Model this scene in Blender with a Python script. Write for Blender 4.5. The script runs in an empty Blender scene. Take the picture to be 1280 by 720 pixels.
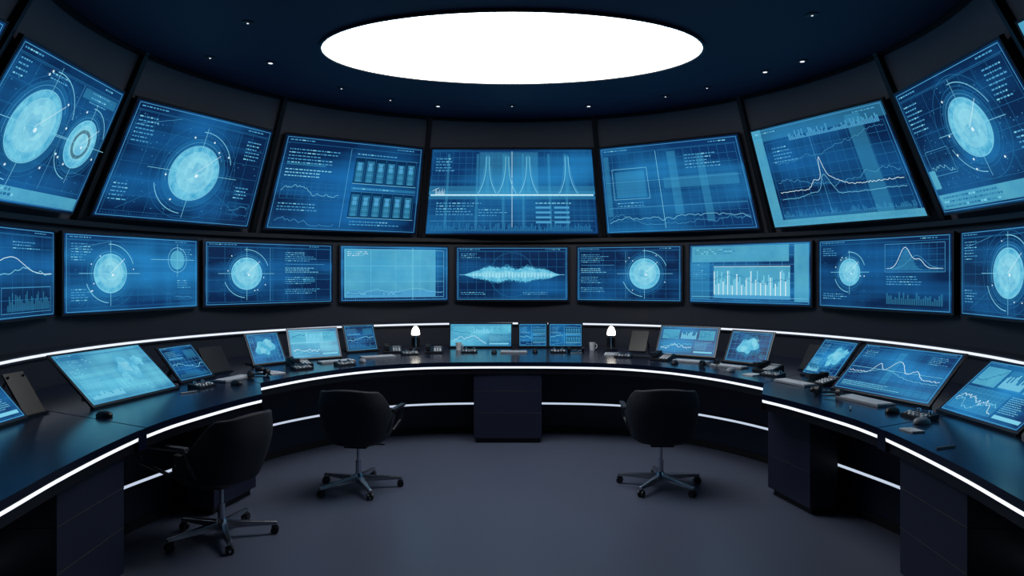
import bpy, math, random
from mathutils import Vector, Matrix
random.seed(7)
sc = bpy.context.scene
sc.view_settings.view_transform = 'Standard'
CY = 5.55           # centre of the round room (world Y)
def P(deg, r, z):
    a = math.radians(deg)
    return Vector((r*math.sin(a), CY + r*math.cos(a), z))
def lin(c):
    o=[]
    for v in c[:3]:
        v/=255.0
        o.append(v/12.92 if v<=0.04045 else ((v+0.055)/1.055)**2.4)
    return (o[0],o[1],o[2],1.0)

# ------------------------------------------------------------ materials
def pbr(name, col, rough=0.5, metal=0.0, noise=0.15, nscale=8.0, bump=0.0, spec=0.5, coat=0.0):
    m = bpy.data.materials.new(name); m.use_nodes=True
    nt=m.node_tree; b=nt.nodes['Principled BSDF']
    tc=nt.nodes.new('ShaderNodeTexCoord'); n=nt.nodes.new('ShaderNodeTexNoise')
    n.inputs['Scale'].default_value=nscale; n.inputs['Detail'].default_value=5
    nt.links.new(tc.outputs['Object'], n.inputs['Vector'])
    mx=nt.nodes.new('ShaderNodeMix'); mx.data_type='RGBA'
    c=lin(col)
    mx.inputs[6].default_value=tuple(v*(1-noise) for v in c[:3])+(1,)
    mx.inputs[7].default_value=tuple(v*(1+noise) for v in c[:3])+(1,)
    nt.links.new(n.outputs['Fac'], mx.inputs[0]); nt.links.new(mx.outputs[2], b.inputs['Base Color'])
    b.inputs['Roughness'].default_value=rough; b.inputs['Metallic'].default_value=metal
    b.inputs['Specular IOR Level'].default_value=spec
    b.inputs['Coat Weight'].default_value=coat
    if bump>0:
        n2=nt.nodes.new('ShaderNodeTexNoise'); n2.inputs['Scale'].default_value=nscale*25
        nt.links.new(tc.outputs['Object'], n2.inputs['Vector'])
        bp=nt.nodes.new('ShaderNodeBump'); bp.inputs['Strength'].default_value=bump; bp.inputs['Distance'].default_value=0.003
        nt.links.new(n2.outputs['Fac'], bp.inputs['Height']); nt.links.new(bp.outputs['Normal'], b.inputs['Normal'])
    return m
def emis(name, col, st=1.0, alpha=1.0, col2=None, nscale=6.0):
    m = bpy.data.materials.new(name); m.use_nodes=True
    nt=m.node_tree; nt.nodes.clear()
    out=nt.nodes.new('ShaderNodeOutputMaterial'); e=nt.nodes.new('ShaderNodeEmission')
    e.inputs['Color'].default_value=lin(col); e.inputs['Strength'].default_value=st
    if col2:
        tc=nt.nodes.new('ShaderNodeTexCoord'); n=nt.nodes.new('ShaderNodeTexNoise')
        n.inputs['Scale'].default_value=nscale; n.inputs['Detail'].default_value=8; n.inputs['Roughness'].default_value=.65
        nt.links.new(tc.outputs['Object'], n.inputs['Vector'])
        r=nt.nodes.new('ShaderNodeValToRGB')
        r.color_ramp.elements[0].position=0.3; r.color_ramp.elements[1].position=0.72
        r.color_ramp.elements[0].color=lin(col); r.color_ramp.elements[1].color=lin(col2)
        nt.links.new(n.outputs['Fac'], r.inputs[0]); nt.links.new(r.outputs[0], e.inputs['Color'])
    if alpha<1:
        t=nt.nodes.new('ShaderNodeBsdfTransparent'); mx=nt.nodes.new('ShaderNodeMixShader')
        mx.inputs[0].default_value=alpha
        nt.links.new(t.outputs[0],mx.inputs[1]); nt.links.new(e.outputs[0],mx.inputs[2]); nt.links.new(mx.outputs[0],out.inputs[0])
    else: nt.links.new(e.outputs[0],out.inputs[0])
    return m
def bgmat(name, dark, light, bias=0.0, st=1.0, vig=.75):
    m=bpy.data.materials.new(name); m.use_nodes=True
    nt=m.node_tree; L=nt.links; b=nt.nodes['Principled BSDF']
    uv=nt.nodes.new('ShaderNodeUVMap'); oi=nt.nodes.new('ShaderNodeObjectInfo')
    mp=nt.nodes.new('ShaderNodeMapping'); mp.inputs['Scale'].default_value=(1.0,1.8,1)
    L.new(uv.outputs[0],mp.inputs[0])
    n=nt.nodes.new('ShaderNodeTexNoise'); n.noise_dimensions='4D'; n.inputs['Scale'].default_value=1.3; n.inputs['Detail'].default_value=1.0
    w=nt.nodes.new('ShaderNodeMath'); w.operation='MULTIPLY'; w.inputs[1].default_value=37.0
    L.new(oi.outputs['Random'],w.inputs[0]); L.new(w.outputs[0],n.inputs['W']); L.new(mp.outputs[0],n.inputs['Vector'])
    def streak(sx,sy,amt,prev):
        mp2=nt.nodes.new('ShaderNodeMapping'); mp2.inputs['Scale'].default_value=(sx,sy,1); L.new(uv.outputs[0],mp2.inputs[0])
        n2=nt.nodes.new('ShaderNodeTexNoise'); n2.noise_dimensions='4D'; n2.inputs['Scale'].default_value=1.0; n2.inputs['Detail'].default_value=2
        L.new(w.outputs[0],n2.inputs['W']); L.new(mp2.outputs[0],n2.inputs['Vector'])
        k=nt.nodes.new('ShaderNodeMath'); k.operation='MULTIPLY_ADD'; k.inputs[1].default_value=amt
        L.new(n2.outputs['Fac'],k.inputs[0]); L.new(prev,k.inputs[2]); return k.outputs[0]
    d=nt.nodes.new('ShaderNodeVectorMath'); d.operation='DISTANCE'; d.inputs[1].default_value=(0.5,0.5,0)
    L.new(uv.outputs[0],d.inputs[0])
    a=nt.nodes.new('ShaderNodeMath'); a.operation='MULTIPLY_ADD'; a.inputs[1].default_value=2.3; a.inputs[2].default_value=-1.15+bias
    L.new(n.outputs['Fac'],a.inputs[0])
    o1=streak(.3,16,.55,a.outputs[0]); o2=streak(10,.3,.5,o1)
    s=nt.nodes.new('ShaderNodeMath'); s.operation='MULTIPLY_ADD'; s.inputs[1].default_value=-vig
    L.new(d.outputs['Value'],s.inputs[0]); L.new(o2,s.inputs[2]); s.use_clamp=True
    mx=nt.nodes.new('ShaderNodeMix'); mx.data_type='RGBA'
    mx.inputs[6].default_value=lin(dark); mx.inputs[7].default_value=lin(light)
    L.new(s.outputs[0],mx.inputs[0])
    b.inputs['Base Color'].default_value=(0.003,0.005,0.01,1); b.inputs['Roughness'].default_value=0.3
    b.inputs['Specular IOR Level'].default_value=.2
    L.new(mx.outputs[2],b.inputs['Emission Color']); b.inputs['Emission Strength'].default_value=st
    return m
M={}
M['wall']=pbr('charcoal_wall_panel',(82,87,99),0.55,0,0.12,2.0,0.05)
M['wall_lo']=pbr('dark_wall_panel',(33,38,52),0.5,0,0.12,2.0)
M['rib']=pbr('black_rib',(11,13,20),0.4)
M['ceil']=pbr('navy_ceiling',(17,32,72),0.6,0,0.15,1.0)
M['floor']=pbr('dark_resin_floor',(72,79,99),0.36,0,0.08,1.2,0.03,0.45)
M['desk']=pbr('navy_gloss_desktop',(13,22,44),0.2,0,0.15,2.5)
M['deskf']=pbr('black_fascia',(12,14,22),0.35)
M['cab']=pbr('navy_cabinet',(24,30,52),0.42,0,0.12,3)
M['groove']=pbr('panel_groove',(7,8,12),0.6)
M['bez']=pbr('black_bezel',(12,15,22),0.35)
M['bezedge']=pbr('bezel_edge',(60,76,96),0.3,0.6)
M['plastic']=pbr('black_plastic',(18,20,27),0.45)
M['grey']=pbr('grey_armrest',(70,75,86),0.4)
M['fabric']=pbr('chair_fabric',(23,26,37),0.75,0,0.2,12,0.4)
M['chrome']=pbr('brushed_aluminium',(200,204,212),0.25,1.0,0.05)
M['kb']=pbr('silver_keyboard_body',(130,136,146),0.4)
M['key']=pbr('white_key',(205,209,215),0.5)
M['dkey']=pbr('dark_key',(40,43,50),0.5)
M['paper']=pbr('paper_sheet',(200,205,212),0.8)
M['cup']=pbr('white_ceramic',(205,208,212),0.3)
M['strip']=emis('led_strip_white',(228,236,250),1.4)
M['strip3']=emis('led_ledge_white',(228,236,250),1.15)
M['strip2']=emis('led_strip_dim',(210,224,246),0.85)
M['disc']=emis('ceiling_light_panel',(255,255,252),6.6)
M['spot']=emis('downlight_glow',(235,242,255),1.3)
M['bulb']=emis('lamp_bulb_glow',(255,248,235),5.0)
M['bgA']=bgmat('screen_blue_dark',(6,34,74),(24,104,170),0.0)
M['bgB']=bgmat('screen_blue_mid',(10,52,102),(36,132,196),0.08)
M['bgC']=bgmat('screen_teal_bright',(22,98,150),(108,202,226),0.3,1,.6)
M['gd']=emis('gfx_dim',(36,108,158))
M['gm']=emis('gfx_mid',(74,156,202))
M['gc']=emis('gfx_cyan',(124,206,232))
M['gw']=emis('gfx_white',(210,240,250),1.0)
M['gdisc']=emis('gfx_disc',(58,158,202),1.0,1.0,(128,214,236),14)
M['grim']=emis('gfx_disc_rim',(50,140,190),1.0,.35)
M['gcore']=emis('gfx_disc_core',(168,232,242),1.0,.3)
M['gfill']=emis('gfx_fill',(66,164,208),1.0,0.3)
M['ghalo']=emis('gfx_halo',(40,130,185),1.0,0.25)
M['gpan']=emis('gfx_panel',(100,194,220),1.0,0.72,(72,164,202),3)
M['gdk']=emis('gfx_dark_panel',(6,30,62),1.0,0.7)  # translucent dark blue fill, part of the on-screen graphics

# ------------------------------------------------------------ mesh builder
class MB:
    def __init__(s): s.v=[];s.f=[];s.m=[];s.uv=[];s.mats=[]
    def mi(s,k):
        if k not in s.mats: s.mats.append(k)
        return s.mats.index(k)
    def face(s,pts,k,uv=None):
        b=len(s.v); s.v+= [tuple(p) for p in pts]; s.f.append(tuple(range(b,b+len(pts)))); s.m.append(s.mi(k)); s.uv.append(uv)
    def mesh(s,V,F,k):
        b=len(s.v); s.v+=[tuple(p) for p in V]
        for f in F: s.f.append(tuple(b+i for i in f)); s.m.append(s.mi(k)); s.uv.append(None)
    def hexa(s,a,c,k):
        s.mesh(list(a)+list(c),[(3,2,1,0),(4,5,6,7),(0,1,5,4),(1,2,6,5),(2,3,7,6),(3,0,4,7)],k)
    def box(s,x0,x1,y0,y1,z0,z1,k,mat=None):
        a=[Vector(p) for p in((x0,y0,z0),(x1,y0,z0),(x1,y1,z0),(x0,y1,z0))]
        c=[Vector(p) for p in((x0,y0,z1),(x1,y0,z1),(x1,y1,z1),(x0,y1,z1))]
        if mat: a=[mat@p for p in a]; c=[mat@p for p in c]
        s.hexa(a,c,k)
    def cyl(s,p,q,r0,r1,k,n=20):
        p=Vector(p);q=Vector(q);d=(q-p).normalized()
        u=d.orthogonal().normalized(); w=d.cross(u)
        V=[];F=[]
        for i in range(n):
            a=2*math.pi*i/n; o=u*math.cos(a)+w*math.sin(a)
            V+=[p+o*r0,q+o*r1]
        for i in range(n):
            j=(i+1)%n; F.append((2*i,2*j,2*j+1,2*i+1))
        F.append(tuple(2*i for i in range(n))[::-1]); F.append(tuple(2*i+1 for i in range(n)))
        s.mesh(V,F,k)
    def lathe(s,prof,k,c=(0,0,0),n=28,sx=1,sy=1):
        V=[];F=[]
        for r,z in prof:
            for i in range(n):
                a=2*math.pi*i/n; V.append((c[0]+r*sx*math.cos(a),c[1]+r*sy*math.sin(a),c[2]+z))
        for j in range(len(prof)-1):
            for i in range(n):
                i2=(i+1)%n; F.append((j*n+i,j*n+i2,(j+1)*n+i2,(j+1)*n+i))
        F.append(tuple(range(n))[::-1]); F.append(tuple((len(prof)-1)*n+i for i in range(n)))
        s.mesh(V,F,k)
    def obj(s,name,parent=None,smooth=False,bevel=0,loc=None):
        me=bpy.data.meshes.new(name+'_mesh'); me.from_pydata(s.v,[],s.f)
        for k in s.mats: me.materials.append(M[k])
        me.polygons.foreach_set('material_index',s.m)
        if any(u for u in s.uv):
            ul=me.uv_layers.new(name='UVMap')
            for p,u in zip(me.polygons,s.uv):
                if u:
                    for li,c in zip(p.loop_indices,u): ul.data[li].uv=c
        if smooth:
            for p in me.polygons: p.use_smooth=True
            try: me.set_sharp_from_angle(angle=math.radians(40))
            except Exception: pass
        me.update()
        o=bpy.data.objects.new(name,me); sc.collection.objects.link(o)
        if parent: o.parent=parent
        if loc: o.location=loc
        if bevel:
            b=o.modifiers.new('bevel','BEVEL'); b.width=bevel; b.segments=2; b.limit_method='ANGLE'
        return o
def empty(name,loc=(0,0,0),rz=0):
    e=bpy.data.objects.new(name,None); sc.collection.objects.link(e); e.location=loc; e.rotation_euler=(0,0,rz); e.empty_display_size=0.2
    return e

# ------------------------------------------------------------ room shell
TH=110; YB=-2.0; ZC=3.57
def ring_path(r,z):
    pts=[]
    e=P(-TH,r,z); pts.append(Vector((e.x,YB,z)))
    pts.append(Vector((e.x,1.5,z)))
    a=-TH
    while a<=TH+.01: pts.append(P(a,r,z)); a+=2
    e=P(TH,r,z); pts.append(Vector((e.x,1.5,z))); pts.append(Vector((e.x,YB,z)))
    return pts
def sweep(mb,prof,k):
    rows=[ring_path(r,z) for r,z in prof]; n=len(rows[0]); V=[];F=[]
    for row in rows: V+=row
    for j in range(len(rows)-1):
        for i in range(n-1): F.append((j*n+i,j*n+i+1,(j+1)*n+i+1,(j+1)*n+i))
    mb.mesh(V,F,k)
w=MB()
sweep(w,[(3.65,0),(3.65,1.04),(3.62,1.05),(3.62,1.066)],'wall_lo')
sweep(w,[(3.62,1.087),(3.62,1.10),(3.80,1.10)],'wall_lo')
sweep(w,[(3.80,1.10),(3.80,2.10)],'wall_lo')
sweep(w,[(3.80,2.10),(3.73,2.115),(3.73,2.16),(3.84,2.16)],'rib')
sweep(w,[(3.84,2.16),(3.16,ZC)],'wall')
w.obj('wall_back',smooth=True)
t=MB(); sweep(t,[(3.62,1.066),(3.612,1.068),(3.612,1.085),(3.62,1.087)],'strip3'); t.obj('trim_1')
t=MB(); sweep(t,[(3.175,ZC-0.03),(3.12,ZC-0.028),(3.12,ZC)],'rib'); t.obj('trim_2',smooth=True)
rb=MB()
def cone_r(z): return 3.84-(3.84-3.16)*(z-2.16)/(ZC-2.16)
for th in (-109.2,-80.4,-49.6,-18.0,18.0,49.6,80,109.2):
    h=0.45
    a=[P(th-h,cone_r(2.16)+.02,2.16),P(th+h,cone_r(2.16)+.02,2.16),P(th+h,cone_r(2.16)-.07,2.16),P(th-h,cone_r(2.16)-.07,2.16)]
    c=[P(th-h,cone_r(ZC)+.02,ZC),P(th+h,cone_r(ZC)+.02,ZC),P(th+h,cone_r(ZC)-.05,ZC),P(th-h,cone_r(ZC)-.05,ZC)]
    rb.hexa(a,c,'rib')
rb.obj('trim_3')
f=MB(); f.face([(-3.75,YB,0),(3.75,YB,0),(3.75,9.4,0),(-3.75,9.4,0)],'floor'); f.obj('floor')
c=MB(); c.face([(-3.9,YB,ZC),(-3.9,9.5,ZC),(3.9,9.5,ZC),(3.9,YB,ZC)],'ceil'); c.obj('ceiling')
b=MB(); b.face([(-3.75,YB,0),(3.75,YB,0),(3.75,YB,ZC),(-3.75,YB,ZC)],'wall_lo'); b.obj('wall_front')

cl=MB(); n=96; cx,cy,ea,eb=0,6.045,1.58,0.965
ell=lambda k,z:[(cx+(ea+k)*math.cos(2*math.pi*i/n),cy+(eb+k)*math.sin(2*math.pi*i/n),z) for i in range(n)]
cl.face(ell(0,ZC-0.012)[::-1],'disc')
A=ell(0,ZC-.02);B=ell(.02,ZC-.02);C=ell(.02,ZC)
D=ell(0,ZC)
cl.mesh(A+B+C+D,[(i,(i+1)%n,n+(i+1)%n,n+i) for i in range(n)]+[(n+i,n+(i+1)%n,2*n+(i+1)%n,2*n+i) for i in range(n)]+[(i,(i+1)%n,3*n+(i+1)%n,3*n+i) for i in range(n)],'bez')
cl.obj('ceiling_light_panel')
for i,(x,y) in enumerate([(-2.13,6.35),(-1.71,7.22),(-.82,7.98),(0,7.98),(.85,7.98),(1.61,7.55),(2.33,6.63),(2.54,6.3),(2.16,5.18),(-1.96,5.34),(-2.6,6.2),(1.95,7.2),(-1.3,7.7)]):
    lit = i in (0,2,4,6,7)
    d=MB(); d.lathe([(.045,0),(.045,-.006),(.03,-.008)],'plastic',n=20); d.lathe([(.02 if lit else .008,-.009),(.018 if lit else .007,-.011)],'spot',n=16)
    d.obj('recessed_downlight',loc=(x,y,ZC))

# ------------------------------------------------------------ screens
class Scr:
    def __init__(s,BL,BR,TR,TL,bg='bgA',thick=.05,bez=.018,mount=.1,seed=0,edge=True):
        s.c=[Vector(p) for p in (BL,BR,TR,TL)]
        BL,BR,TR,TL=s.c
        s.mb=MB(); s.rng=random.Random(seed)
        ex=((BR-BL)+(TR-TL)).normalized(); ey=((TL-BL)+(TR-BR)).normalized()
        s.n=ex.cross(ey).normalized()
        s.w=((BR-BL).length+(TR-TL).length)/2; s.h=((TL-BL).length+(TR-BR).length)/2
        s.ex,s.ey=ex,ey
        e=[BL-ex*bez-ey*bez,BR+ex*bez-ey*bez,TR+ex*bez+ey*bez,TL-ex*bez+ey*bez]
        s.mb.hexa([p-s.n*thick for p in e],e,'bez')
        b2=bez-.002
        g=[BL-ex*b2-ey*b2,BR+ex*b2-ey*b2,TR+ex*b2+ey*b2,TL-ex*b2+ey*b2]
        g2=[p+(q-p)*.25 for p,q in zip(g,s.c)]
        for i in range(4):
            j=(i+1)%4; s.mb.face([g[i]+s.n*.001,g[j]+s.n*.001,g2[j]+s.n*.001,g2[i]+s.n*.001],'bezedge')
        s.mb.face([p+s.n*.002 for p in s.c],bg,[(0,0),(1,0),(1,1),(0,1)])
        if mount:
            m=s.pt(.5,.5,0); q=[m+ex*a*.2+ey*b_*.14-s.n*thick for a,b_ in((-1,-1),(1,-1),(1,1),(-1,1))]
            s.mb.hexa([p-s.n*mount for p in q],q,'plastic')
    def pt(s,u,v,o):
        BL,BR,TR,TL=s.c
        return BL*(1-u)*(1-v)+BR*u*(1-v)+TR*u*v+TL*(1-u)*v+s.n*o
    def rect(s,u0,v0,u1,v1,k,o=.003):
        s.mb.face([s.pt(u0,v0,o),s.pt(u1,v0,o),s.pt(u1,v1,o),s.pt(u0,v1,o)],k)
    def line(s,u0,v0,u1,v1,k='gd',wd=.006,o=.004):
        dx=(u1-u0)*s.w; dy=(v1-v0)*s.h; L=math.hypot(dx,dy)
        if L<1e-6: return
        px=-dy/L*wd/2/s.w; py=dx/L*wd/2/s.h
        s.mb.face([s.pt(u0-px,v0-py,o),s.pt(u1-px,v1-py,o),s.pt(u1+px,v1+py,o),s.pt(u0+px,v0+py,o)],k)
    def poly(s,pts,k='gc',wd=.006,o=.005):
        for a,b_ in zip(pts,pts[1:]): s.line(a[0],a[1],b_[0],b_[1],k,wd,o)
    def frame(s,u0,v0,u1,v1,k='gd',wd=.006):
        s.poly([(u0,v0),(u1,v0),(u1,v1),(u0,v1),(u0,v0)],k,wd,.004)
    def grid(s,u0,v0,u1,v1,nx,ny,k='gd',wd=.004):
        for i in range(nx+1): s.line(u0+(u1-u0)*i/nx,v0,u0+(u1-u0)*i/nx,v1,k,wd,.0035)
        for j in range(ny+1): s.line(u0,v0+(v1-v0)*j/ny,u1,v0+(v1-v0)*j/ny,k,wd,.0035)
    def ring(s,cu,cv,r,k='gc',wd=.007,a0=0,a1=360,o=.006):
        n=max(8,int(56*(a1-a0)/360)); p=[]
        for i in range(n+1):
            a=math.radians(a0+(a1-a0)*i/n); p.append((cu+math.cos(a)*r*s.h/s.w,cv+math.sin(a)*r))
        s.poly(p,k,wd,o)
    def disc(s,cu,cv,r,k='gdisc',o=.005,sq=1.0):
        s.mb.face([s.pt(cu+math.cos(2*math.pi*i/40)*r*sq*s.h/s.w,cv+math.sin(2*math.pi*i/40)*r,o) for i in range(40)],k)
    def blob(s,cu,cv,r,k,o,sd):
        q=random.Random(sd); h=[(q.random()*.22,q.random()*6.28,i+2) for i in range(4)]
        s.mb.face([s.pt(cu+math.cos(a)*r*f_*s.h/s.w,cv+math.sin(a)*r*f_,o) for a,f_ in [(2*math.pi*i/48,1+sum(x*math.sin(y+z*2*math.pi*i/48) for x,y,z in h)) for i in range(48)]],k)
    def text(s,u0,v1,uw,rows,k='gm',hh=.010,gap=.034):
        for r in range(rows):
            u=u0; v=v1-r*gap
            while u<u0+uw*(.5+.5*s.rng.random()):
                l=.006+.02*s.rng.random(); s.rect(u,v-hh,min(u+l,u0+uw),v,k if s.rng.random()>.2 else 'gc',.0045); u+=l+.007
    def chart(s,u0,v0,u1,v1,k='gc',n=40,wd=.006,peaks=None,amp=.25,base=.12):
        p=[];y=.4
        for i in range(n+1):
            x=i/n
            if peaks: y=base+sum(h*math.exp(-((x-c_)/w_)**2) for c_,h,w_ in peaks)+amp*.2*(s.rng.random()-.5)
            else: y=min(.95,max(.05,y+amp*(s.rng.random()-.5)))
            p.append((u0+(u1-u0)*x,v0+(v1-v0)*y))
        s.poly(p,k,wd)
    def bars(s,u0,v0,u1,v1,n,k='gfill',lo=.3):
        for i in range(n):
            a=u0+(u1-u0)*i/n; s.rect(a,v0,a+(u1-u0)/n*.7,v0+(v1-v0)*(lo+(1-lo)*s.rng.random()),k,.0042)
    def radar(s,cu,cv,r):
        s.disc(cu,cv,r*1.28,'ghalo',.0031); s.disc(cu,cv,r*1.06,'grim',.0036)
        s.disc(cu,cv,r); s.disc(cu+.004,cv+.01,r*.78,'gcore',.0052); s.disc(cu+.01,cv+.03,r*.5,'gcore',.0055)
        for i in range(3): s.blob(cu+(s.rng.random()-.5)*r*.6*s.h/s.w,cv+(s.rng.random()-.5)*r*.6,r*.25,'gfill',.0056+i*.0002,i+int(cu*100))
        s.ring(cu,cv,r*1.02,'gc',.007); s.ring(cu,cv,r*1.28,'gd',.005); s.ring(cu,cv,r*.5,'gc',.003,o=.0065); s.ring(cu,cv,r*.78,'gc',.003,o=.0065)
        s.ring(cu,cv,r*1.16,'gm',.004,30,200)
        s.ring(cu,cv,r*1.55,'gc',.006,20,95); s.ring(cu,cv,r*1.55,'gc',.006,200,265); s.ring(cu,cv,r*1.42,'gd',.004)
        k=s.h/s.w
        s.line(cu-r*1.9*k,cv,cu+r*1.9*k,cv,'gc',.004,.007); s.line(cu,cv-r*1.7,cu,cv+r*1.7,'gc',.004,.007)
        s.disc(cu+.015,cv-.02,r*.07,'gw',.0075)
        s.line(cu,cv,cu+r*k*.9,cv+r*.8,'gw',.004,.0072)
        for i in range(6):
            a=s.rng.random()*6.28; q=r*(1.1+.45*s.rng.random()); s.disc(cu+math.cos(a)*q*k,cv+math.sin(a)*q,.009,'gw',.007)
        for i in range(72):
            a=math.radians(i*5); r2=1.31 if i%3 else 1.36
            s.line(cu+math.cos(a)*r*1.28*k,cv+math.sin(a)*r*1.28,cu+math.cos(a)*r*r2*k,cv+math.sin(a)*r*r2,'gd',.003,.006)
    def done(s,name): return s.mb.obj(name)

def specks(s,u0,v0,u1,v1,n):
    for i in range(n):
        u=u0+(u1-u0)*s.rng.random(); v=v0+(v1-v0)*s.rng.random(); d=.003+.005*s.rng.random()
        s.rect(u,v,u+d*s.h/s.w,v+d,'gm',.005)
def ticks(s,u0,u1,v,n,k='gm'):
    for i in range(n+1):
        u=u0+(u1-u0)*i/n; s.line(u,v,u,v+(.02 if i%5==0 else .01),k,.003,.0045)
def vticks(s,u,v0,v1,n,k='gm'):
    for i in range(n+1):
        v=v0+(v1-v0)*i/n; s.line(u,v,u+(.012 if i%5==0 else .006),v,k,.003,.0045)
def lay_base(s):
    s.frame(.012,.015,.988,.985,'gm',.005); s.line(.015,.93,.985,.93,'gd',.004)
    s.text(.03,.965,.25,1); s.text(.8,.965,.15,1); ticks(s,.03,.97,.03,60,'gd'); vticks(s,.02,.06,.92,40,'gd')
def L_radar(s,cu=.5,cv=.47,r=.25):
    lay_base(s); s.grid(.03,.06,.97,.92,8,6,'gd',.0025); s.radar(cu,cv,r)
    s.text(.04,.88,.14,7); s.text(.82,.86,.13,6); s.text(.82,.4,.12,4)
    s.line(.1,.08,cu,cv,'gd',.004); s.line(.9,.1,cu,cv,'gd',.004); specks(s,.05,.1,.95,.9,120)
    s.frame(.80,.12,.96,.24,'gd',.004); s.chart(.81,.13,.95,.23,'gm',16,.004); s.text(.04,.3,.12,5)
    s.line(.76,.06,.76,.92,'gd',.004); s.line(.03,.8,.3,.92,'gm',.003); s.ring(cu,cv,r*1.75,'gd',.003)
def L_tworadar(s):
    lay_base(s); s.radar(.36,.53,.25); s.radar(.79,.52,.18); s.ring(.79,.52,.1,'gdk',.03,o=.0068)
    s.rect(.02,.02,.98,.11,'gpan',.0045); s.text(.05,.1,.6,2,'gd',.02); s.text(.70,.9,.25,3); s.rect(.62,.84,.97,.91,'gfill'); s.grid(.03,.15,.97,.92,6,5,'gd',.003)
    specks(s,.05,.15,.95,.9,100); s.text(.04,.9,.12,4); s.text(.04,.24,.2,3); s.line(.6,.13,.6,.92,'gm',.004); s.text(.3,.9,.25,2)
def L_table(s):
    lay_base(s); s.text(.04,.87,.4,5); s.text(.04,.66,.4,3,'gc'); s.grid(.04,.34,.42,.52,8,4,'gd',.004); s.chart(.04,.34,.42,.52,'gc',40,.004); s.text(.04,.29,.4,3); s.chart(.04,.04,.42,.2,'gm',40,.004)
    s.rect(.04,.7,.3,.72,'gfill'); 
    for j,(a,b_) in enumerate(((.55,.84),(.16,.46))):
        s.rect(.5,a,.97,b_,'gdk',.0032)
        for i in range(6):
            u=.51+.077*i; s.rect(u,a+.02,u+.055,b_-.03-.03*s.rng.random(),'gfill',.0034); s.rect(u+.01,a+.02,u+.042,b_-.06-.08*s.rng.random(),'gfill',.0038)
            s.rect(u+.012,a+.15,u+.04,b_-.06,'gm',.004)
            for q in range(7): s.rect(u+.004,a+.03+.034*q,u+.05,a+.034+.034*q,'gdk' if q%2 else 'gm',.0042)
            s.line(u+.064,a,u+.064,b_,'gd',.004,.005)
        s.line(.5,a,.97,a,'gc',.005); s.line(.5,b_,.97,b_,'gm',.004); s.text(.51,b_+.04,.45,1)
    s.rect(.5,.48,.97,.51,'gfill'); s.line(.46,.04,.46,.92,'gm',.005); s.text(.52,.12,.4,2)
def L_wave(s):
    s.grid(.01,.02,.99,.98,24,14,'gd',.003); s.rect(.01,.46,.99,.475,'gc',.0034); s.line(.01,.475,.99,.475,'gw',.012)
    s.rect(.0,.475,1,.58,'gfill',.0032); s.rect(.0,.42,1,.46,'gfill',.0033); s.rect(.0,.475,1,.52,'gfill',.0036)
    for cu in (.35,.47,.60,.84):
        for sg in (-1,1):
            p=[]
            for i in range(17):
                t_=i/16; p.append((cu+sg*(.010+.045*(1-t_)**3.0),.49+.43*t_))
            s.poly(p,'gc',.007); s.poly([(a+sg*.01,b_) for a,b_ in p[:13]],'gm',.004,.0052)
        s.rect(cu-.01,.5,cu+.01,.94,'gfill',.0041)
    for u in (.1,.28,.44,.56,.72,.82): s.rect(u,.05,u+.015,.95,'gfill',.0034)
    s.rect(.3,.48,.66,.97,'gfill',.0037)
    s.line(.5,.05,.5,.98,'gw',.005); s.line(.02,.52,.06,.56,'gw',.004); 
    for i in range(14): s.line(.04+.004*i,.475,.04+.004*i,.48+.08*s.rng.random(),'gw',.003)
    s.text(.03,.9,.12,5)
    for r in range(4):
        for c_ in range(2): s.rect(.64+c_*.11,.31-.06*r,.73+c_*.11,.335-.06*r,'gm',.005)
    s.text(.64,.38,.25,1,'gc'); s.bars(.02,.03,.97,.14,90,'gd',.2); s.text(.05,.38,.3,5); s.text(.3,.3,.2,3); s.line(.02,.16,.98,.16,'gm',.004)
def L_gridchart(s):
    lay_base(s); s.grid(.03,.05,.97,.92,16,10,'gd',.004); s.rect(.1,.42,.32,.72,'gfill',.0045); s.rect(.5,.2,.56,.9,'gfill'); s.rect(.7,.1,.75,.85,'gfill',.0034); s.rect(.02,.2,.06,.9,'gfill',.0033)
    s.frame(.08,.40,.34,.75,'gc',.004); s.chart(.03,.05,.97,.2,'gc',70,.005,None,.3); s.chart(.03,.08,.97,.26,'gm',70,.004)
    s.line(.42,.04,.42,.92,'gc',.005); s.line(.03,.3,.97,.3,'gm',.005); s.text(.62,.85,.3,5); s.line(.03,.6,.97,.6,'gm',.004)
    s.ring(.72,.55,.4,'gd',.004,150,215); s.text(.1,.36,.25,2); s.rect(.45,.5,.95,.62,'gfill',.0031)
def L_peak(s):
    lay_base(s); s.rect(.0,.0,.08,1,'gpan',.0031); s.rect(.0,.88,1,1,'gfill',.0033); s.rect(.08,.0,1,.07,'gpan',.0033); s.rect(.74,.07,.84,.95,'gfill',.0034)
    s.grid(.1,.1,.97,.85,14,8,'gd',.0035); s.chart(.12,.25,.96,.75,'gw',80,.005,[(.42,.32,.015),(.42,.25,.05),(.5,.12,.08),(.33,.15,.04)],.15,.2)
    s.chart(.12,.22,.96,.6,'gc',70,.004,[(.42,.5,.05),(.3,.1,.1)],.15,.15); s.chart(.12,.3,.96,.65,'gm',70,.004,None,.12); s.chart(.12,.5,.96,.85,'gm',70,.003,None,.1)
    s.text(.14,.8,.2,5); s.bars(.3,.84,.95,.93,60,'gm',.1); s.bars(.1,.07,.97,.16,90,'gfill',.2)
    s.line(.455,.1,.455,.85,'gm',.004); ticks(s,.1,.97,.1,60)
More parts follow.
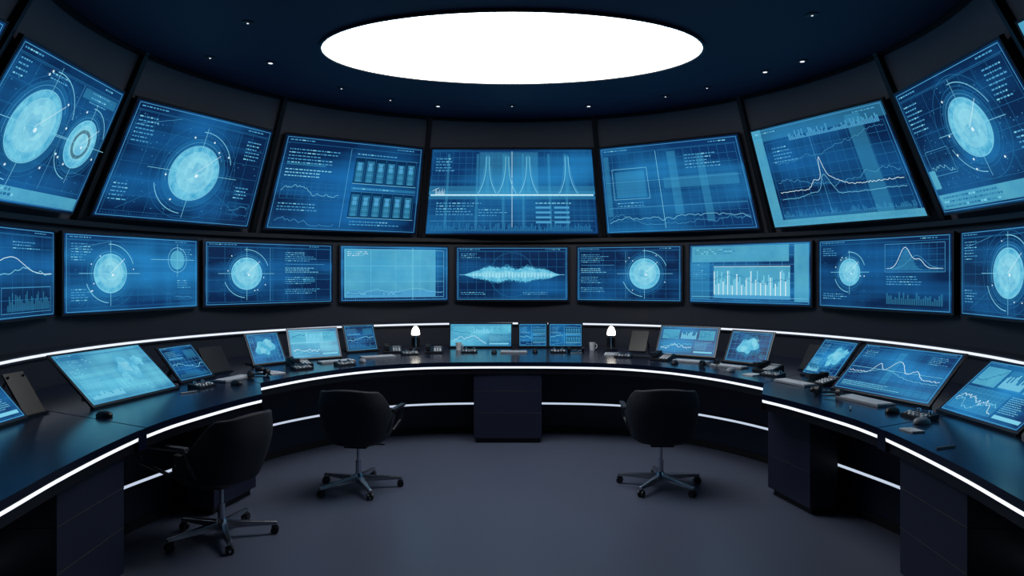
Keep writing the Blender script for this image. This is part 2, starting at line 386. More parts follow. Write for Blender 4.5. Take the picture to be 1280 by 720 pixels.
def L_botradar(s):
    lay_base(s); s.radar(.53,.57,.21); s.rect(.02,.03,.98,.15,'gpan',.0045); s.text(.05,.13,.8,3,'gd',.015); s.text(.04,.88,.2,7); s.text(.80,.88,.16,7)
    s.grid(.03,.19,.97,.92,8,5,'gd',.003); specks(s,.05,.2,.95,.9,120); s.rect(.02,.2,.08,.35,'gpan',.004); s.ring(.53,.57,.38,'gd',.004); s.text(.8,.45,.15,5); s.frame(.06,.3,.28,.5,'gm',.004); s.chart(.07,.31,.27,.49,'gc',20,.004)
def L_spindle(s):
    lay_base(s); s.grid(.02,.05,.98,.92,12,6,'gd',.003)
    N=120
    for sc_,k,o,sd in ((1.25,'gfill',.0038,.04),(1.0,'gdisc',.005,.05),(.5,'gcore',.0055,.03),(.3,'gcore',.0058,.03)):
        up=[];dn=[]
        for i in range(N+1):
            x=i/N; e=math.sin(math.pi*x)**1.1; x2=.06+.88*x
            up.append((x2,.48+sc_*e*(.14+.04*math.sin(x*9)+.02*math.sin(x*31)+sd*s.rng.random()))); dn.append((x2,.48-sc_*e*(.12+.03*math.sin(x*7+1)+.02*math.sin(x*23)+sd*s.rng.random())))
        for i in range(N):
            s.mb.face([s.pt(*dn[i],o),s.pt(*dn[i+1],o),s.pt(*up[i+1],o),s.pt(*up[i],o)],k)
    for i in range(50):
        x=.14+.0145*i; h_=.05*s.rng.random(); s.line(x,.46-h_,x,.48+h_,'gw' if i%2 else 'gm',.004,.006)
    s.line(.03,.48,.97,.48,'gc',.005,.006); s.text(.04,.15,.3,2); s.text(.6,.15,.3,2); s.text(.04,.88,.2,3)
    s.ring(.5,.48,.42,'gd',.004,20,160); s.ring(.5,.48,.42,'gd',.004,200,340)
def L_textradar(s,cu=.66,r=.25):
    lay_base(s); s.grid(.02,.05,.98,.92,8,5,'gd',.003); s.radar(cu,.5,r)
    x=.04 if cu>.5 else .6
    s.text(x,.86,.3,5); s.text(x,.6,.3,3,'gc'); s.text(x,.44,.28,4); s.text(x,.24,.3,3); s.line(x,.66,x+.33,.66,'gm',.004); specks(s,.04,.08,.96,.9,60)
    s.line(.48,.05,.48,.92,'gm',.004); s.line(.48,.5,.98 if x>.5 else .02,.5,'gd',.004)
    if x>.5: s.rect(.75,.35,.85,.42,'gfill')
def L_bright(s):
    s.rect(.03,.07,.88,.95,'gpan',.0025); s.rect(.03,.55,.45,.95,'gfill',.0032); s.rect(.5,.07,.88,.4,'gd',.0026) if False else None
    s.grid(.04,.07,.96,.93,4,3,'gc',.004); s.grid(.04,.07,.96,.93,16,9,'gm',.002)
    s.line(.66,.02,.66,.98,'gc',.006); s.chart(.05,.1,.95,.5,'gc',60,.004,[(.3,.15,.1),(.7,.2,.15)],.3)
    s.rect(.04,.07,.88,.2,'gm',.0031); s.text(.06,.17,.7,2,'gd'); s.text(.06,.9,.2,3,'gw'); ticks(s,.04,.96,.03,50,'gc'); s.frame(.012,.02,.988,.98,'gm',.005)
def L_bars(s):
    s.frame(.012,.02,.988,.98,'gm',.005)
    s.rect(.02,.70,.84,.97,'gpan',.0025); s.rect(.88,.05,.99,.97,'gpan',.0026); s.rect(.02,.05,.18,.7,'gfill',.0027); s.grid(.02,.05,.98,.95,10,6,'gm',.003)
    s.rect(.22,.08,.85,.62,'gpan',.0031)
    for i in range(48):
        u=.22+.63*i/48; hh=.18+.3*s.rng.random(); s.rect(u,.08,u+.008,.08+hh,'gc' if i%3 else 'gw',.0042)
    s.rect(.22,.08,.85,.14,'gm',.0044)
    s.line(.22,.62,.85,.62,'gw',.005); s.text(.03,.66,.13,8); s.line(.02,.1,.98,.1,'gc',.004)
    s.chart(.22,.3,.85,.6,'gd',50,.004,None,.2); s.text(.05,.92,.5,3,'gd')
def L_bell(s):
    lay_base(s); s.radar(.27,.52,.19); s.frame(.55,.52,.96,.9,'gm',.004); s.grid(.55,.52,.96,.9,8,5,'gd',.003)
    for i in range(30):
        x=i/30; y=math.exp(-((x-.35)/.14)**2)
        s.rect(.56+.39*x,.54,.56+.39*(x+1/30),.55+.28*y,'gfill',.0042)
    s.chart(.56,.52,.95,.9,'gw',50,.005,[(.35,.75,.14),(.6,.3,.1)],.05); s.chart(.56,.52,.95,.9,'gm',50,.004,[(.55,.45,.2)],.05); s.text(.56,.46,.38,4); s.bars(.56,.08,.95,.25,26,'gfill'); s.text(.04,.88,.12,4); s.text(.04,.2,.3,3); specks(s,.04,.1,.5,.9,50)
def L_curve(s):
    lay_base(s); s.grid(.03,.06,.97,.92,10,6,'gd',.003); s.chart(.03,.45,.97,.8,'gw',40,.005,[(.3,.3,.2),(.6,.5,.15)],.1); s.chart(.03,.4,.97,.65,'gc',40,.005); s.text(.05,.35,.4,5); s.text(.6,.85,.3,3); s.bars(.55,.08,.95,.3,30,'gfill'); s.text(.05,.14,.4,2); s.frame(.5,.06,.96,.34,'gm',.004)
def L_map(s):
    lay_base(s); s.rect(.02,.08,.42,.5,'gfill',.003)
    s.blob(.66,.56,.27,'gfill',.0038,3); s.blob(.66,.57,.21,'gdisc',.0042,3); s.blob(.82,.68,.11,'gdisc',.0043,9); s.blob(.56,.36,.09,'gdisc',.0044,12); s.blob(.64,.6,.1,'gcore',.0048,5)
    s.text(.05,.86,.35,9); s.grid(.03,.06,.97,.92,8,5,'gm',.002); s.text(.05,.44,.33,5,'gc'); s.bars(.05,.08,.4,.22,18,'gc'); s.line(.44,.06,.44,.92,'gm',.003); s.text(.5,.16,.42,3)
def L_globe(s):
    lay_base(s); s.blob(.5,.52,.36,'gfill',.0038,21); s.blob(.48,.53,.28,'gdisc',.0042,22); s.blob(.62,.66,.12,'gcore',.0048,5); s.blob(.38,.42,.1,'gcore',.0049,8)
    s.text(.05,.86,.14,6); s.text(.8,.3,.15,5); s.grid(.03,.06,.97,.92,8,5,'gm',.002)
def L_wave2(s):
    lay_base(s); s.grid(.03,.06,.97,.92,12,8,'gd',.003); s.chart(.03,.35,.97,.85,'gw',60,.004,[(.3,.4,.05),(.5,.6,.1),(.72,.3,.06)],.3); s.chart(.03,.3,.97,.7,'gc',60,.003,[(.4,.4,.2)],.3)
    s.rect(.04,.06,.97,.2,'gfill'); s.text(.05,.18,.85,3,'gc'); s.rect(.42,.22,.5,.9,'gfill'); s.text(.05,.88,.2,5); s.text(.75,.88,.2,5); s.line(.03,.5,.97,.5,'gc',.003)
def L_panels(s):
    lay_base(s); s.rect(.04,.55,.34,.9,'gpan',.0031); s.rect(.37,.55,.66,.9,'gfill',.0031); s.rect(.69,.55,.96,.9,'gpan',.0031); s.chart(.05,.57,.33,.88,'gd',20,.005); s.bars(.38,.57,.65,.86,14,'gc'); s.text(.71,.86,.22,7,'gd')
    s.rect(.04,.08,.6,.5,'gfill',.003); s.chart(.05,.1,.59,.48,'gw',50,.004); s.chart(.05,.1,.59,.4,'gc',50,.004); s.grid(.04,.08,.6,.5,10,5,'gm',.002); s.text(.64,.47,.3,9,'gc'); s.rect(.64,.08,.96,.14,'gc',.004)
def L_info(s):
    lay_base(s); s.text(.06,.86,.5,6); s.chart(.05,.3,.95,.6,'gc',30,.004); s.bars(.06,.06,.95,.28,20,'gfill'); s.rect(.62,.62,.94,.86,'gfill'); s.grid(.05,.3,.95,.6,8,3,'gm',.002); s.rect(.06,.62,.5,.66,'gm',.0034)

ups=[(-17.1,17.1,'bgB',L_wave),(18.9,48.0,'bgB',L_gridchart),(51.0,78.4,'bgA',L_peak),(81.4,107.2,'bgA',L_botradar),(110.6,136,'bgC',L_bright),
     (-48.0,-19.2,'bgA',L_table),(-79.2,-51.2,'bgA',L_radar),(-107.6,-82.6,'bgA',L_tworadar),(-136,-110.6,'bgB',L_curve)]
for i,(a,b_,bg,fn) in enumerate(ups):
    if abs(a)>109 or abs(b_)>109:
        sg=1 if a>0 else -1
        xb=3.71*math.sin(math.radians(TH))*sg; xt=3.22*math.sin(math.radians(TH))*sg
        y0=CY+3.7*math.cos(math.radians(TH))
        far,near=y0-.02,y0-1.75; tf,tn=y0+.02,y0-1.6
        if sg>0: q=[(xb,far,2.22),(xb,near,2.22),(xt,tn,3.2),(xt,tf,3.2)]
        else: q=[(xb,near,2.22),(xb,far,2.22),(xt,tf,3.2),(xt,tn,3.2)]
        s=Scr(*q,bg=bg,seed=i,thick=.035,mount=0)
    else:
        s=Scr(P(a,3.71,2.215),P(b_,3.71,2.215),P(b_,3.245,3.20),P(a,3.245,3.20),bg=bg,seed=i,thick=.035,mount=.06)
    fn(s); s.done('video_wall_display')
los=[(-11,11,'bgA',L_spindle),(12.9,33.1,'bgA',lambda s:L_textradar(s,.66,.27)),(34.8,57.2,'bgB',L_bars),(58.8,82.2,'bgA',L_bell),(83.9,106.2,'bgA',lambda s:L_radar(s,.45,.5,.27)),
     (-33.5,-12.7,'bgB',L_bright),(-58.8,-35.2,'bgA',lambda s:L_textradar(s,.3,.25)),(-83.6,-60.2,'bgB',lambda s:L_radar(s,.3,.5,.25)),(-108,-85.4,'bgA',L_curve)]
for k,(a,b_,bg,fn) in enumerate(los):
    s=Scr(P(a,3.735,1.372),P(b_,3.735,1.372),P(b_,3.735,2.045),P(a,3.735,2.045),bg=bg,seed=60+k,thick=.04,mount=.05)
    fn(s)
    if k==7: s.disc(.82,.70,.14,'gpan'); s.ring(.82,.70,.18,'gc',.004); s.line(.6,.7,.97,.7,'gc',.004,.006); s.line(.82,.45,.82,.93,'gc',.004,.006)
    s.done('wall_monitor')

# ------------------------------------------------------------ control desk
ZD=0.82
def Bq(th): p=P(th,3.61,0); return (p.x,p.y)
half=[((0,7.22),Bq(0)),((.4,7.21),Bq(8)),((.8,7.165),Bq(17)),((1.15,7.04),Bq(27)),((1.5,6.78),Bq(38)),((1.8,6.38),Bq(50)),((2.0,5.95),Bq(61)),((2.04,5.83),Bq(64))]
segB=[((1.84,5.30),Bq(70)),((1.93,5.05),Bq(76)),((2.02,4.7),Bq(84)),((2.08,4.4),Bq(92)),((2.10,4.14),Bq(99))]
e=P(110,3.61,0)
segC=[((2.105,4.06),Bq(101)),((2.09,3.7),Bq(106)),((2.05,3.25),(e.x,e.y-.25)),((1.98,2.75),(e.x,3.3)),((1.9,2.1),(e.x,2.5)),((1.84,1.3),(e.x,1.3))]
def mir(L): return [((-a[0],a[1]),(-b_[0],b_[1])) for a,b_ in reversed(L)]
segA=mir(half)[:-1]+half
desk=empty('curved_control_desk')
def V3(p,z): return Vector((p[0],p[1],z))
def refine(seg,n=5):
    out=[]
    for i in range(len(seg)-1):
        p0=seg[max(i-1,0)];p1=seg[i];p2=seg[i+1];p3=seg[min(i+2,len(seg)-1)]
        for k in range(n):
            t_=k/n
            def cr(a,b_,c_,d): return .5*((2*b_)+(-a+c_)*t_+(2*a-5*b_+4*c_-d)*t_*t_+(-a+3*b_-3*c_+d)*t_**3)
            out.append(tuple(tuple(cr(p0[q][z],p1[q][z],p2[q][z],p3[q][z]) for z in (0,1)) for q in (0,1)))
    out.append(seg[-1]); return out
def build_seg(seg,nm):
    seg=refine(seg)
    top=MB(); n=len(seg)
    F=[V3(a,ZD) for a,_ in seg]; B=[V3(b_,ZD) for _,b_ in seg]
    dn=Vector((0,0,-.035))
    Fd=[p+dn for p in F]; Bd=[p+dn for p in B]
    V=F+B+Fd+Bd; faces=[]
    for i in range(n-1):
        faces+= [(i,i+1,n+i+1,n+i),(2*n+i+1,2*n+i,3*n+i,3*n+i+1),(2*n+i,2*n+i+1,i+1,i),(n+i,n+i+1,3*n+i+1,3*n+i)]
    faces+=[(0,n,3*n,2*n),(n-1,2*n-1,4*n-1,3*n-1)[::-1]]
    top.mesh(V,faces,'desk')
    def off(i,d):
        a=Vector(seg[i][0]);b_=Vector(seg[i][1]); dd=(b_-a).normalized(); p=a+dd*d; return (p.x,p.y)
    def band(mb,d0,z0,d1,z1,k,i0=0,i1=None):
        i1=n-1 if i1 is None else i1
        for i in range(i0,i1):
            mb.face([V3(off(i,d0),z0),V3(off(i+1,d0),z0),V3(off(i+1,d1),z1),V3(off(i,d1),z1)],k)
    top.obj('desktop_'+nm,desk)
    st=MB(); fa=MB(); mo=MB()
    band(st,.006,.757,.002,.777,'strip')
    band(fa,.002,.777,.0,.785,'deskf'); band(fa,.02,.752,.006,.757,'deskf')
    band(fa,.02,.752,.02,.70,'deskf'); band(fa,.02,.70,.5,.70,'deskf')
    st.obj('led_edge_'+nm,desk); fa.obj('fascia_'+nm,desk)
    band(mo,.55,0,.55,.70,'cab')
    band(mo,.55,.325,.53,.325,'deskf'); band(mo,.53,.322,.53,.302,'strip2'); band(mo,.53,.30,.55,.30,'deskf')
    band(mo,.535,.0,.535,.06,'groove'); band(mo,.535,.06,.55,.06,'groove')
    mo.obj('modesty_panel_'+nm,desk)
build_seg(segA,'centre')
build_seg(segB,'side_a'); build_seg(mir(segB),'side_b')
build_seg(segC,'wing_a'); build_seg(mir(segC),'wing_b')
def bridge(p,q,nm):
    m=MB()
    for sg in (1,-1):
        pts=[(sg*p[0][0],p[0][1]),(sg*p[1][0],p[1][1]),(sg*q[1][0],q[1][1]),(sg*q[0][0],q[0][1])]
        m.hexa([V3(a,.70) for a in pts],[V3(a,ZD-.002) for a in pts],'desk')
    m.obj(nm,desk)
bridge(half[-1],segB[0],'desktop_joint'); bridge(segB[-1],segC[0],'desktop_joint_outer')
def cabinet(x0,x1,y0,y1,nm='cabinet',rz=0,zt=.745):
    cx_,cy_=(x0+x1)/2,(y0+y1)/2; T=Matrix.Translation((cx_,cy_,0))@Matrix.Rotation(rz,4,'Z')
    hx,hy=(x1-x0)/2,(y1-y0)/2
    m=MB(); m.box(-hx,hx,-hy,hy,.05,zt,'cab',T); m.box(-hx+.03,hx-.03,-hy+.03,hy-.03,0,.05,'groove',T)
    for z in (.52,.30): 
        m.box(-hx-.002,hx+.002,-hy-.002,hy+.002,z,z+.004,'groove',T)
    o=m.obj(nm,desk,bevel=.004); return o
cabinet(-.385,.30,7.25,7.76,nm='cabinet_centre')
for sg in (1,-1):
    xs=sorted((sg*2.04,sg*2.26)); cabinet(xs[0],xs[1],5.08,5.62,nm='cabinet_mid',rz=sg*.2,zt=.699)
    xs=sorted((sg*2.13,sg*2.65)); cabinet(xs[0],xs[1],3.33,3.97,nm='cabinet_wing',rz=sg*-.05,zt=.699)

ZI=ZD+.0006   # resting height of items on the desk
# ------------------------------------------------------------ desk monitors
def deskmon(bl,br,rise,back,fn,bg='bgA',seed=0,name='desk_monitor'):
    z0=ZD+.024
    BL=V3(bl,z0);BR=V3(br,z0); ex=(BR-BL).normalized()
    out=Vector((-ex.y,ex.x,0))
    up=out*back+Vector((0,0,rise))
    s=Scr(BL,BR,BR+up,BL+up,bg=bg,seed=seed,thick=.014,bez=.018,mount=0)
    mb=s.mb; mid=s.pt(.5,.62,-.014)
    gy=mid+out*(.10 if back>.05 else .02); gy.z=ZI
    for d in (-.07,.07):
        a=mid+ex*d; g=gy+ex*d
        w_=ex*.012; t_=out*.012
        mb.hexa([g-w_-t_,g+w_-t_,g+w_+t_,g-w_+t_],[a-w_-t_,a+w_-t_,a+w_+t_,a-w_+t_],'plastic')
    f0=V3(((bl[0]+br[0])/2,(bl[1]+br[1])/2),ZI); 
    c0=f0+out*.01; c1=gy+out*.04
    q=[c0-ex*.12,c0+ex*.12,c1+ex*.12,c1-ex*.12]
    mb.hexa(q,[p+Vector((0,0,.012)) for p in q],'plastic')
    a=BL-ex*.02-out*.02;b_=BR+ex*.02-out*.02
    q=[V3(a,ZI),V3(b_,ZI),V3(b_+out*.03,ZI),V3(a+out*.03,ZI)]
    mb.hexa(q,[p+Vector((0,0,.014)) for p in q],'bez')
    fn(s); return s.done(name)
deskmon((-2.73,4.70),(-2.57,5.50),.31,.33,L_map,'bgC',40)
deskmon((-2.655,5.78),(-2.56,6.15),.25,.22,L_info,'bgA',41)
deskmon((-2.45,6.86),(-2.24,7.12),.27,.16,L_globe,'bgB',42)
deskmon((-2.23,7.30),(-1.81,7.58),.28,.14,L_panels,'bgC',43)
deskmon((-1.83,8.05),(-1.55,8.27),.27,.12,L_info,'bgA',44)
deskmon((-.735,8.60),(-.01,8.60),.26,.03,L_panels,'bgC',45)
deskmon((.09,8.62),(.41,8.62),.26,.03,L_table,'bgB',46)
deskmon((.45,8.62),(.83,8.60),.26,.03,L_table,'bgB',47)
deskmon((1.58,7.86),(2.10,7.50),.28,.16,L_panels,'bgB',48)
deskmon((2.13,7.20),(2.42,6.88),.28,.16,L_globe,'bgA',49)
deskmon((2.545,6.30),(2.655,5.93),.28,.24,L_map,'bgB',50)
deskmon((2.46,5.50),(2.74,4.74),.31,.33,L_wave2,'bgB',51)
deskmon((2.74,4.60),(2.75,3.92),.30,.33,L_panels,'bgB',52)
deskmon((-2.93,3.70),(-2.95,4.36),.30,.25,L_panels,'bgB',53)

def easel(x,y,rz,w=.30,h=.26):
    m=MB(); T=Matrix.Translation((x,y,ZI))@Matrix.Rotation(rz,4,'Z')
    R=T@Matrix.Translation((0,0,.005))@Matrix.Rotation(math.radians(-32),4,'X')
    m.box(-w/2,w/2,-.006,.006,0,h,'bez',R); m.box(-w/2,w/2,-.03,0,0,.012,'bez',T)
    for sx in(-.06,.06): m.cyl(T@Vector((sx,.13,h*.82)),T@Vector((sx,.26,.008)),.007,.007,'plastic',8)
    m.obj('document_easel')
easel(-2.60,6.42,1.15,.26); easel(2.72,6.55,-1.1,.26); easel(-2.98,4.50,1.45,.16,.3); easel(1.42,8.18,-.5,.2)

# ------------------------------------------------------------ desk items
def keyboard(x,y,rz,w=.36,d=.13,dark=False):
    m=MB(); m.box(-w/2,w/2,-d/2,d/2,0,.014,'plastic' if dark else 'kb')
    nx=int(w/.021)
    for j in range(5):
        for i in range(nx):
            if j==0 and 3<i<nx-5: 
                if i==4:
                    x0=-w/2+.008+i*(w-.016)/nx; x1=-w/2+.008+(nx-5)*(w-.016)/nx; m.box(x0,x1,-d/2+.008,-d/2+.027,.014,.02,'dkey' if dark else 'key')
                continue
            x0=-w/2+.008+i*(w-.016)/nx; y0=-d/2+.008+j*(d-.016)/5
            m.box(x0,x0+(w-.016)/nx*.82,y0,y0+(d-.016)/5*.8,.014,.02,'dkey' if dark else 'key')
    o=m.obj('keyboard',loc=(x,y,ZI)); o.rotation_euler=(0,0,rz)
def mouse(x,y,rz,k='plastic'):
    m=MB()
    rows=[(1,0),(1.03,.012),(.85,.026),(.5,.034),(.1,.037)]
    m.lathe([(r*.032,z) for r,z in rows],k,n=24,sx=1,sy=1.65)
    m.box(-.004,.004,.015,.03,.025,.038,'kb')
    o=m.obj('computer_mouse',smooth=True,loc=(x,y,ZI)); o.rotation_euler=(0,0,rz)
def phone(x,y,rz):
    m=MB(); m.hexa([(-.1,-.1,0),(.1,-.1,0),(.1,.1,0),(-.1,.1,0)],[(-.1,-.1,.02),(.1,-.1,.02),(.1,.1,.06),(-.1,.1,.06)],'plastic')
    for i in range(3):
        for j in range(4):
            m.box(i*.03,.022+i*.03,-.085+j*.03,-.063+j*.03,.0,.03,'key',Matrix.Translation((0,0,j*.006)))
    m.box(0,.085,.045,.085,.04,.062,'kb')
    m.box(-.09,-.045,-.09,.09,.045,.075,'plastic'); m.box(-.095,-.04,-.1,-.05,.035,.08,'plastic'); m.box(-.095,-.04,.05,.1,.045,.085,'plastic')
    o=m.obj('desk_phone',loc=(x,y,ZI),bevel=.003); o.rotation_euler=(0,0,rz)
def papers(x,y,rz,w=.21,d=.29):
    m=MB(); m.box(-w/2,w/2,-d/2,d/2,0,.008,'paper'); 
    nl=int((d-.06)/.025)
    for j in range(nl): m.box(-w/2+.02,w/2-.02-.05*random.random()*w/.21,d/2-.04-j*.025,d/2-.035-j*.025,.008,.0085,'dkey')
    o=m.obj('paper_notepad',loc=(x,y,ZI)); o.rotation_euler=(0,0,rz)
def cup(x,y):
    m=MB(); m.lathe([(.028,0),(.036,.09),(.033,.09),(.026,.008)],'cup',n=24)
    for i in range(8):
        a0=-1.4+2.8*i/8;a1=-1.4+2.8*(i+1)/8
        m.cyl((.034+.022*math.cos(a0),0,.048+.026*math.sin(a0)),(.034+.022*math.cos(a1),0,.048+.026*math.sin(a1)),.005,.005,'cup',8)
    m.obj('coffee_mug',smooth=True,loc=(x,y,ZI))
def control_pad(x,y,rz):
    m=MB(); m.hexa([(-.09,-.06,0),(.09,-.06,0),(.09,.06,0),(-.09,.06,0)],[(-.09,-.06,.015),(.09,-.06,.015),(.09,.06,.035),(-.09,.06,.035)],'plastic')
    for i in range(5):
        for j in range(2):
            m.box(-.078+i*.033,-.058+i*.033,-.045+j*.03,-.028+j*.03,.01,.027+.005*j,'key' if (i+j)%3 else 'kb')
    m.cyl((.05,.035,.03),(.05,.035,.05),.014,.012,'chrome',16); m.cyl((-.04,.035,.03),(-.04,.035,.05),.014,.012,'chrome',16)
    o=m.obj('control_switch_pad',loc=(x,y,ZI)); o.rotation_euler=(0,0,rz)
def headset(x,y,rz):
    m=MB(); N=16
    for i in range(N):
        a0=math.pi*i/N;a1=math.pi*(i+1)/N
        m.cyl((.08*math.cos(a0),.10*math.sin(a0),.012),(.08*math.cos(a1),.10*math.sin(a1),.012),.008,.008,'plastic',8)
    for sx in (-1,1):
        m.cyl((sx*.095,-.01,.032),(sx*.065,-.01,.032),.032,.030,'plastic',20)
    m.cyl((.07,-.03,.02),(.0,-.09,.012),.004,.004,'kb',8)
    o=m.obj('headset',loc=(x,y,ZI)); o.rotation_euler=(0,0,rz)
def pen(x,y,rz):
    m=MB(); m.cyl((-.07,0,.005),(.06,0,.005),.005,.005,'kb',8); m.cyl((.06,0,.005),(.075,0,.005),.005,.001,'plastic',8)
    o=m.obj('ballpoint_pen',loc=(x,y,ZI)); o.rotation_euler=(0,0,rz)
keyboard(-1.76,7.22,.65,.36); keyboard(-1.42,7.62,.5,.36); phone(-2.05,6.95,.7)
keyboard(-2.33,6.02,1.25,.34); keyboard(0.02,8.1,0,.3); mouse(.26,8.12,0); phone(-.88,8.12,.1)
keyboard(1.40,7.62,-.5,.36,.13,True); keyboard(1.80,7.22,-.65,.36); keyboard(2.06,6.84,-.85,.34); phone(2.33,6.55,-.9)
keyboard(2.28,5.80,-1.2,.34); mouse(2.30,5.45,-1.2); keyboard(2.44,4.98,-1.3,.40,.15); mouse(2.42,4.58,-1.2); mouse(2.42,4.25,-1.4,'kb')
papers(-2.14,6.42,.9,.14,.2); phone(2.50,5.78,-1.2); mouse(-2.32,6.62,1); papers(1.10,7.95,-.2,.15,.2)
cup(-.62,8.35); cup(.93,8.35); mouse(-1.50,7.22,.6,'kb'); mouse(-.2,8.05,0); papers(2.25,4.05,.2,.08,.1)
control_pad(-1.95,6.68,.75); control_pad(-1.12,7.9,.3); control_pad(.52,8.12,0); control_pad(-.48,8.12,0); control_pad(1.18,7.65,-.35); control_pad(2.26,6.24,-1.0); control_pad(-2.42,5.62,1.3)
mouse(-2.2,5.75,1.2); mouse(1.60,7.08,-.6); mouse(1.98,6.52,-.8,'kb')
phone(-1.35,8.15,.2); mouse(-2.52,4.45,1.4); headset(2.30,5.22,-.9); headset(1.88,6.88,.4); headset(-2.18,6.18,1.0); headset(.72,8.2,.2)
control_pad(2.50,4.42,-1.35); papers(2.1,6.3,-.9,.1,.14); control_pad(-1.62,6.98,.65); phone(1.55,7.42,-.6)
pen(2.2,3.65,.4); pen(-2.4,5.35,1); pen(.72,8.0,.2); pen(2.22,4.72,1.1)

def lamp(x,y,rz):
    m=MB(); m.lathe([(.07,0),(.07,.012),(.05,.02),(.012,.026)],'plastic',n=28)
    m.cyl((0,0,.02),(0,.02,.17),.009,.008,'chrome',12); m.cyl((0,.02,.17),(0,-.02,.22),.008,.008,'chrome',12)
    m.lathe([(.046,.17),(.05,.19),(.045,.225),(.028,.26),(.012,.275)],'bulb',c=(0,-.03,0),n=24)
    m.lathe([(.052,.166),(.054,.172),(.046,.174)],'chrome',c=(0,-.03,0),n=24)
    m.box(-.05,.05,.05,.12,0,.14,'plastic')
    o=m.obj('desk_lamp',smooth=True,loc=(x,y,ZI)); o.rotation_euler=(0,0,rz)
lamp(-1.13,8.45,.1); lamp(1.16,8.42,-.1)

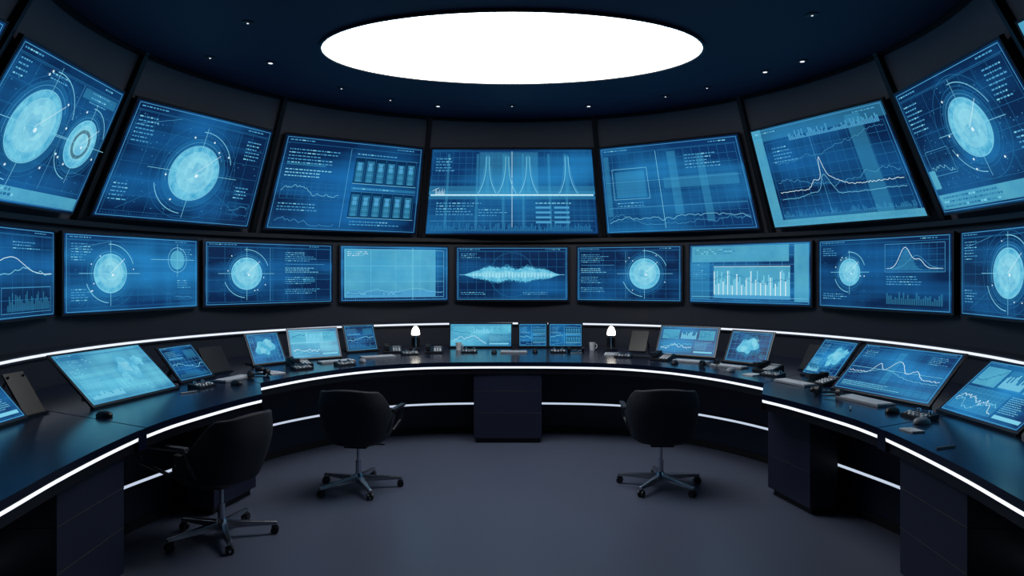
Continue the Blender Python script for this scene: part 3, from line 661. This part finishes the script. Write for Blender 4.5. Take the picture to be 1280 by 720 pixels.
# ------------------------------------------------------------ chairs
def ss(a,b_,x):
    t_=max(0,min(1,(x-a)/(b_-a))); return t_*t_*(3-2*t_)
def chair(x,y,rz,al=.29,am='plastic'):
    e_=empty('swivel_chair',(x,y,0),rz)
    m=MB(); NA=36;NV=10;V=[];F=[]
    for i in range(NA+1):
        a=-118+236*i/NA; ar=math.radians(a); q=abs(a)
        ca,sa=math.cos(ar),math.sin(ar)
        ex_=abs(sa)**.72*(1 if sa>=0 else -1); ey_=abs(ca)**.8*(1 if ca>=0 else -1)
        zt=.825-.225*ss(48,100,q)-.02*ss(0,45,q); zb=.385+.015*ss(0,60,q)
        for j in range(NV+1):
            v=j/NV; z=zb+(zt-zb)*v
            vz=(z-.385)/.43
            k=.76+.26*math.sin(min(1,vz*1.35)*math.pi/2)
            k-= .06*ss(.7,1,vz)
            V.append((.27*ex_*k,-.245*ey_*k-.05*vz*max(0,ca)+.01,z))
    for i in range(NA):
        for j in range(NV):
            F.append((i*(NV+1)+j,(i+1)*(NV+1)+j,(i+1)*(NV+1)+j+1,i*(NV+1)+j+1))
    m.mesh(V,F,'fabric'); o=m.obj('back_shell',e_)
    for p in o.data.polygons: p.use_smooth=True
    md=o.modifiers.new('sol','SOLIDIFY'); md.thickness=.04; md.offset=0
    md=o.modifiers.new('bev','BEVEL'); md.width=.012; md.segments=3; md.limit_method='ANGLE'
    m=MB(); n=40
    def se(rx,ry,z,cy_=.03):
        return [(rx*(abs(math.cos(t))**.7)*(1 if math.cos(t)>=0 else -1),cy_+ry*(abs(math.sin(t))**.7)*(1 if math.sin(t)>=0 else -1),z) for t in [2*math.pi*i/n for i in range(n)]]
    rows=[se(.10,.10,.355),se(.19,.19,.37),se(.225,.225,.40),se(.24,.245,.43),se(.242,.25,.46),se(.23,.24,.485),se(.19,.20,.497),se(.08,.08,.50)]
    V=[p for r in rows for p in r];F=[]
    for j in range(len(rows)-1):
        for i in range(n): i2=(i+1)%n; F.append((j*n+i,j*n+i2,(j+1)*n+i2,(j+1)*n+i))
    F.append(tuple(range(n))[::-1]); F.append(tuple((len(rows)-1)*n+i for i in range(n)))
    m.mesh(V,F,'fabric'); m.obj('seat',e_,smooth=True)
    for sg in (1,-1):
        m=MB()
        pts=[(sg*.22,-.04,.42),(sg*.268,-.03,.50),(sg*.278,.0,.60),(sg*.278,.03,.615),(sg*.275,al-.03,.615),(sg*.272,al+.01,.60),(sg*.26,al-.02,.50),(sg*.225,.18,.43)]
        for a,b_ in zip(pts,pts[1:]): m.cyl(a,b_,.012,.012,am,10)
        m.box(sg*.277-.02,sg*.277+.02,.0,al,.615,.637,am)
        m.obj('armrest_'+('r' if sg>0 else 'l'),e_,bevel=.005)
    m=MB()
    m.box(-.09,.09,-.08,.10,.335,.365,'plastic'); m.cyl((.08,.03,.345),(.2,.05,.345),.006,.006,'plastic',8)
    m.obj('tilt_mechanism',e_,bevel=.005)
    m=MB(); m.cyl((0,0,.20),(0,0,.34),.014,.014,'chrome'); m.cyl((0,0,.09),(0,0,.22),.025,.022,'chrome'); m.lathe([(.05,.055),(.048,.09),(.032,.115),(.026,.125)],'chrome',n=24)
    m.obj('gas_column',e_,smooth=True)
    m=MB(); cs=MB()
    for i in range(5):
        a=math.radians(72*i+18); T=Matrix.Rotation(a,4,'Z')
        lo=[(.03,-.028,.06),(.345,-.015,.06),(.345,.015,.06),(.03,.028,.06)]
        hi=[(.03,-.022,.108),(.345,-.012,.08),(.345,.012,.08),(.03,.022,.108)]
        m.hexa([T@Vector(p) for p in lo],[T@Vector(p) for p in hi],'chrome')
        cs.cyl(T@Vector((.33,0,.03)),T@Vector((.33,0,.066)),.007,.007,'chrome',8)
        for d in (-.022,.008): cs.cyl(T@Vector((.33,d,.025)),T@Vector((.33,d+.014,.025)),.025,.025,'plastic',18)
        cs.box(.31,.35,-.01,.01,.03,.055,'plastic',T)
    m.obj('star_base',e_,bevel=.004); cs.obj('casters',e_)
chair(-1.22,5.72,-.16); chair(1.19,5.76,-.03)
chair(-1.88,4.66,1.15,.44,'grey')

# ------------------------------------------------------------ camera
cam=bpy.data.cameras.new('camera'); co=bpy.data.objects.new('camera',cam); sc.collection.objects.link(co)
co.location=(0,0,1.7); co.rotation_euler=(math.radians(90),0,0)
cam.sensor_width=36; cam.lens=900/1280*36; cam.shift_y=-17/1280; cam.clip_start=.05
sc.camera=co
wd=bpy.data.worlds.new('world'); sc.world=wd; wd.use_nodes=True
wd.node_tree.nodes['Background'].inputs[0].default_value=(.01,.015,.03,1); wd.node_tree.nodes['Background'].inputs[1].default_value=.3
